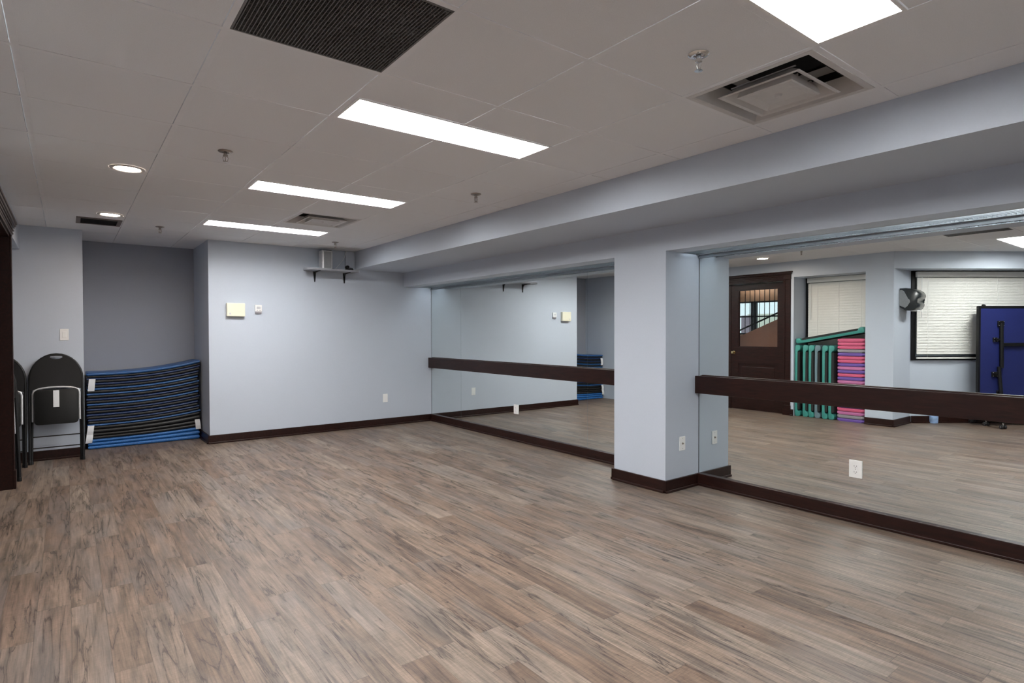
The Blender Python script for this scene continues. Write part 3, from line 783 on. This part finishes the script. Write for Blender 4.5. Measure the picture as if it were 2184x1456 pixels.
# ================================================================== WINDOWS AND BLINDS ON THE LEFT SIDE
def blind(loc, rotz, w, z0, z1, label):
    t = thing('window_blind', loc, label, 'blind', 'white horizontal window blinds', rotz)    # local x along, -y towards room
    B('headrail', 'blind', (-w, w, -.05, -.005, z1-.075, z1), parent=t, bev=.003)
    bm = nb(); n = int((z1-.085-z0-.03)/.040)
    for i in range(n):
        z = z1-.085-i*.040
        P_ = [(-w+.01, -.031, z-.043), (w-.01, -.031, z-.043), (w-.01, -.027, z-.020), (-w+.01, -.027, z-.020), (w-.01, -.024, z+.001), (-w+.01, -.024, z+.001)]
        v = [bm.verts.new(p) for p in P_]
        bm.faces.new((v[0], v[1], v[2], v[3])); bm.faces.new((v[3], v[2], v[4], v[5]))
        v = [bm.verts.new((p[0], p[1]+.0015, p[2])) for p in P_]
        bm.faces.new((v[0], v[1], v[2], v[3])); bm.faces.new((v[3], v[2], v[4], v[5]))
    obj('slats', bm, 'blind', t)
    B('bottom_rail', 'blind', (-w+.008, w-.008, -.042, -.016, z0, z0+.022), parent=t, bev=.003)
    for k in range(3):
        x = -w+.16+k*(2*w-.32)/2; bm = nb(); tube(bm, [(x, -.036, z0+.02), (x, -.036, z1-.07)], .0012, 6); obj('ladder_cord', bm, 'white', t)
    bm = nb(); tube(bm, [(w-.06, -.055, z1-.08), (w-.055, -.056, z1-.65)], .004, 8); obj('tilt_wand', bm, 'white', t)
    return t
# recess window (faces +x): local x -> +y , local -y -> +x : rotz = 90deg
def frame_struct(name, bm_fn, mat='black'):
    bm = nb(); bm_fn(bm); o = obj(name, bm, mat); o['kind'] = 'structure'; return o
def f1(bm):
    plate(bm, [(3.492, .86), (4.508, .86), (4.508, 2.148), (3.492, 2.148)], [[(3.55, .92), (4.45, .92), (4.45, 2.09), (3.55, 2.09)]], -.775, -.757, 'x')
o = frame_struct('window_1', f1); B('pane', 'glass', (-.7735, -.77, 3.551, 4.449, .921, 2.089), parent=o)
blind((-.756, 3.992, 0), math.pi/2, .475, .90, 2.145, 'closed white blind in the recess behind the exercise steps')
# angled wall window
RZ = math.pi+ANG          # local x = DW, local y = IN
wt = bpy.data.objects.new('window_2', None); COL.objects.link(wt); wt.location = W0; wt.rotation_euler = (0, 0, RZ); wt['kind'] = 'structure'
bm = nb(); plate(bm, [(.004, .895), (2.40, .895), (2.40, 2.164), (.004, 2.164)], [[(.06, .95), (2.34, .95), (2.34, 2.11), (.06, 2.11)]], .0005, .018, 'y'); obj('window_frame', bm, 'black', wt)
B('pane', 'glass', (.061, 2.339, .002, .005, .951, 2.109), parent=wt)
# blind local -y must face the room: rotate by ANG (x = -DW, -y = IN)
p = W0+DW*1.215+IN*.02
blind((p.x, p.y, 0), ANG, 1.165, .918, 2.15, 'wide closed white blind on the angled wall behind the blue folded table')

# ================================================================== EXERCISE STEPS IN THE RECESS
def step(label, mat):
    """bench standing on end: length along z, width along x, deck on +y side, feet towards -y; origin at floor"""
    t = thing('exercise_step', (0, 0, 0), label, 'exercise step', 'exercise steps in the recess')
    Lz = 1.10; W = .150
    bm = nb()
    # side profile in (y,z): C shape with bulging ends
    pr = [(.045, .03), (.045, .25), (.043, .55), (.045, .85), (.045, 1.07)]
    pr += [(.040, 1.088), (.028, 1.10), (.0, 1.10), (-.025, 1.095), (-.036, 1.08), (-.038, 1.055), (-.032, 1.03), (-.018, 1.015), (.006, 1.01)]
    pr += [(.010, .99), (.008, .55), (.010, .11), (.006, .09), (-.018, .085), (-.032, .07), (-.038, .045), (-.036, .02), (-.025, .005), (0, .0), (.028, .0), (.040, .012)]
    prism(bm, pr, -W, W, 'x', bev=.006)
    obj('platform', bm, mat, t, smooth=35)
    B('tread_mat', 'rubber', (-W+.02, W-.02, .044, .049, .09, 1.01), parent=t, bev=.002)
    B('hollow_underside', 'void', (-W+.006, W-.006, -.026, .0085, .105, .995), parent=t)
    return t
ys = [4.455, 4.335, 4.245, 4.155, 4.045, 3.955]
names_ = ['teal exercise step standing upright at the door end of the row', 'teal exercise step standing upright, second from the door end', 'teal exercise step standing upright, just before the slate one',
          'slate grey exercise step standing upright among the teal ones', 'teal exercise step standing upright, just after the slate one', 'teal exercise step standing upright next to the pink and purple risers']
XS = -.555
base = step(names_[0], 'teal')
for k, y in enumerate(ys):
    if k == 0: t = base
    elif k == 3: t = step(names_[3], 'slate')
    else: t = copy_tree(base)
    t['label'] = names_[k]; t.location = (XS+(.0 if k % 2 else .004), y, 0)
# tilted one on top (its deck faces up)
t = copy_tree(base); t['label'] = 'teal exercise step lying tilted across the upright steps and the riser stack'
tl = math.radians(10.5)
# local z -> along -y and up ; local +y -> up
d = Vector((0, -math.cos(tl), math.sin(tl))); upv = Vector((0, math.sin(tl), math.cos(tl)))
mm = Matrix((d.cross(upv)*-1, upv, d)).transposed().to_4x4()
dn = -upv; xx = dn.cross(d); mm = Matrix((xx, dn, d)).transposed().to_4x4()
mm.translation = Vector((XS, 4.488, 1.160)); mm = mm @ Matrix.Scale(.895, 4, (0, 0, 1))
t.matrix_world = mm

# step risers
cols = ['purple', 'greyp', 'mauve', 'pink', 'purple', 'pink', 'mauve', 'pink', 'purple', 'pink', 'pink', 'mauve', 'purple', 'pink', 'purple', 'mauve', 'purple', 'pink', 'pink', 'purple', 'greyp', 'pink', 'pink', 'pink']
cn = {'purple': 'purple', 'greyp': 'grey', 'mauve': 'mauve', 'pink': 'pink'}
ord2 = ['lowest', 'second', 'third', 'fourth', 'fifth', 'sixth', 'seventh', 'eighth', 'ninth', 'tenth', 'eleventh', 'twelfth', 'thirteenth', 'fourteenth', 'fifteenth', 'sixteenth', 'seventeenth', 'eighteenth', 'nineteenth', 'twentieth', 'twenty-first', 'twenty-second', 'twenty-third', 'topmost']
pr_ = {}
pitch = 1.205/len(cols)
for i, c in enumerate(cols):
    t = thing('step_riser', (XS, 3.697, i*pitch), '%s riser block, %s from the floor in the recess stack' % (cn[c], ord2[i]), 'riser block', 'stacked pink and purple riser blocks')
    if i == len(cols)-1: t['label'] = 'pink riser block on top of the recess stack, under the tilted step'
    if c not in pr_:
        bm = nb(); prism(bm, rrect(-.15, .15, -.19, .19, .04), .0, pitch-.008, 'z', bev=.015)
        o = obj('block', bm, c, t, smooth=45); 
        bm = nb(); prism(bm, rrect(-.12, .12, -.155, .155, .03), pitch-.010, pitch-.0005, 'z'); k = obj('stacking_lip', bm, c, t); pr_[c] = (o, k)
    else:
        for s_ in pr_[c]:
            q = s_.copy(); COL.objects.link(q); q.parent = t

# ================================================================== TOWEL DISPENSER
t = thing('towel_dispenser', (-.705, YC, 1.59), 'dark smoked towel dispenser with grey side, on the wall beside the blind', 'dispenser')
prof = [(-.0005, .31), (-.08, .308), (-.13, .300), (-.175, .282), (-.212, .255), (-.232, .220), (-.235, .190), (-.224, .165), (-.208, .148), (-.200, .130), (-.204, .112), (-.216, .096), (-.220, .078), (-.214, .055), (-.196, .028), (-.178, .006), (-.12, .0), (-.075, .003), (-.0005, .05)]
bm = nb(); prism(bm, prof, -.135, .135, 'x', bev=.012); obj('cover', bm, 'disp_dark', t, smooth=40)
sp_ = [(-.001, .285), (-.03, .285), (-.055, .27), (-.105, .165), (-.125, .145), (-.128, .115), (-.095, .06), (-.07, .04), (-.0005, .075)]
bm = nb(); prism(bm, sp_, .134, .1385, 'x', bev=.001); obj('side_panel', bm, 'disp_grey', t, label='light grey side panel')
B('paper_edge', 'white', (-.09, .09, -.20, -.12, -.008, .006), parent=t)

# ================================================================== FOLDED TABLE-TENNIS TABLE
t = thing('folding_table', W0, 'large blue folded table on casters in front of the wide blind', 'table', rotz=RZ)
PX0, PX1, PZ0, PZ1 = .736, 2.10, .14, 1.655
for (d0, nmn) in ((.285, 'front_board'), (.17, 'rear_board')):
    o_ = 0 if d0 > .2 else .09
    b_ = B(nmn, 'tt_blue', (PX0+.03+o_, PX1-.03+o_, d0, d0+.014, PZ0+.03, PZ1-.03), parent=t)
    bm = nb(); plate(bm, [(PX0+o_, PZ0), (PX1+o_, PZ0), (PX1+o_, PZ1), (PX0+o_, PZ1)], [[(PX0+.028+o_, PZ0+.03), (PX1-.028+o_, PZ0+.03), (PX1-.028+o_, PZ1-.03), (PX0+.028+o_, PZ1-.03)]], d0-.012, d0+.022, 'y')
    obj('rim', bm, 'black', t)
for x in (PX0+.08, PX1-.08):
    bm = nb(); lathe(bm, [(.0001, 0), (.022, 0), (.024, .012), (.014, .022), (.0001, .024)], (x, .29, PZ1), 16); obj('corner_knob', bm, 'black', t)
for x in (1.04, 1.80):
    bm = nb(); tube(bm, [(x, .325, 1.42), (x+.005, .33, .8)], .024, 12); obj('leg', bm, 'black', t, smooth=50)
    bm = nb(); tube(bm, [(x-.035, .33, .82), (x-.01, .35, .40), (x-.06, .34, .09)], .022, 12); obj('leg', bm, 'black', t, smooth=50)
bm = nb(); box(bm, 1.04, 1.80, .313, .335, 1.10, 1.145, bev=.003); obj('cross_bar', bm, 'black', t)
bolts = []
for x, z, s in ((1.045, 1.41, .045), (.97, 1.19, .032), (.965, .712, .04), (1.03, .46, .035), (1.80, 1.41, .045), (1.80, .712, .04)):
    bm = nb(); box(bm, x-s, x+s, .300, .318, z-s*.9, z+s*.9, bev=.004); box(bm, x-.012, x+.075 if x < 1 else x+.012, .318, .335, z-.012, z+.012); k = obj('hinge_bracket', bm, 'black', t)
    bm = nb()
    for a in (-1, 1):
        for b2 in (-1, 1): lathe(bm, [(.0001, .327), (.006, .325), (.0075, .317)], (x+a*s*.7, 0, z+b2*s*.6), 10, 'y')
    obj('bolts', bm, 'chrome', k)
for x in (.86, 1.95):
    bm = nb(); box(bm, x-.03, x+.03, .03, .60, .085, .125, bev=.006); f_ = obj('base_bar', bm, 'black', t)
    for y in (.06, .30, .57):
        bm = nb()
        for s in (-1, 1): lathe(bm, [(.0001, s*.012), (.024, s*.012), (.027, s*.017), (.027, s*.030), (.024, s*.035), (.0001, s*.035)], (x, y, .0275), 20, 'x')
        k = obj('caster', bm, 'rubber', t, smooth=40)
        bm = nb(); lathe(bm, [(.0001, -.037), (.010, -.037), (.010, .037), (.0001, .037)], (x, y, .0275), 12, 'x'); tube(bm, [(x, y, .03), (x, y, .09)], .008, 8)
        obj('caster_pin', bm, 'chrome', k)

# small tub by the wall
t = thing('plastic_tub', (-1.235, 2.925, 0), 'small light blue plastic tub on the floor below the wide blind', 'tub')
bm = nb(); lathe(bm, [(.0001, .0), (.052, .0), (.056, .006), (.058, .135), (.056, .14), (.0001, .14)], seg=28); obj('body', bm, 'tub', t, smooth=40)
bm = nb(); lathe(bm, [(.0001, .139), (.059, .139), (.060, .158), (.056, .163), (.0001, .163)], seg=28); obj('lid', bm, 'white', t, smooth=40)
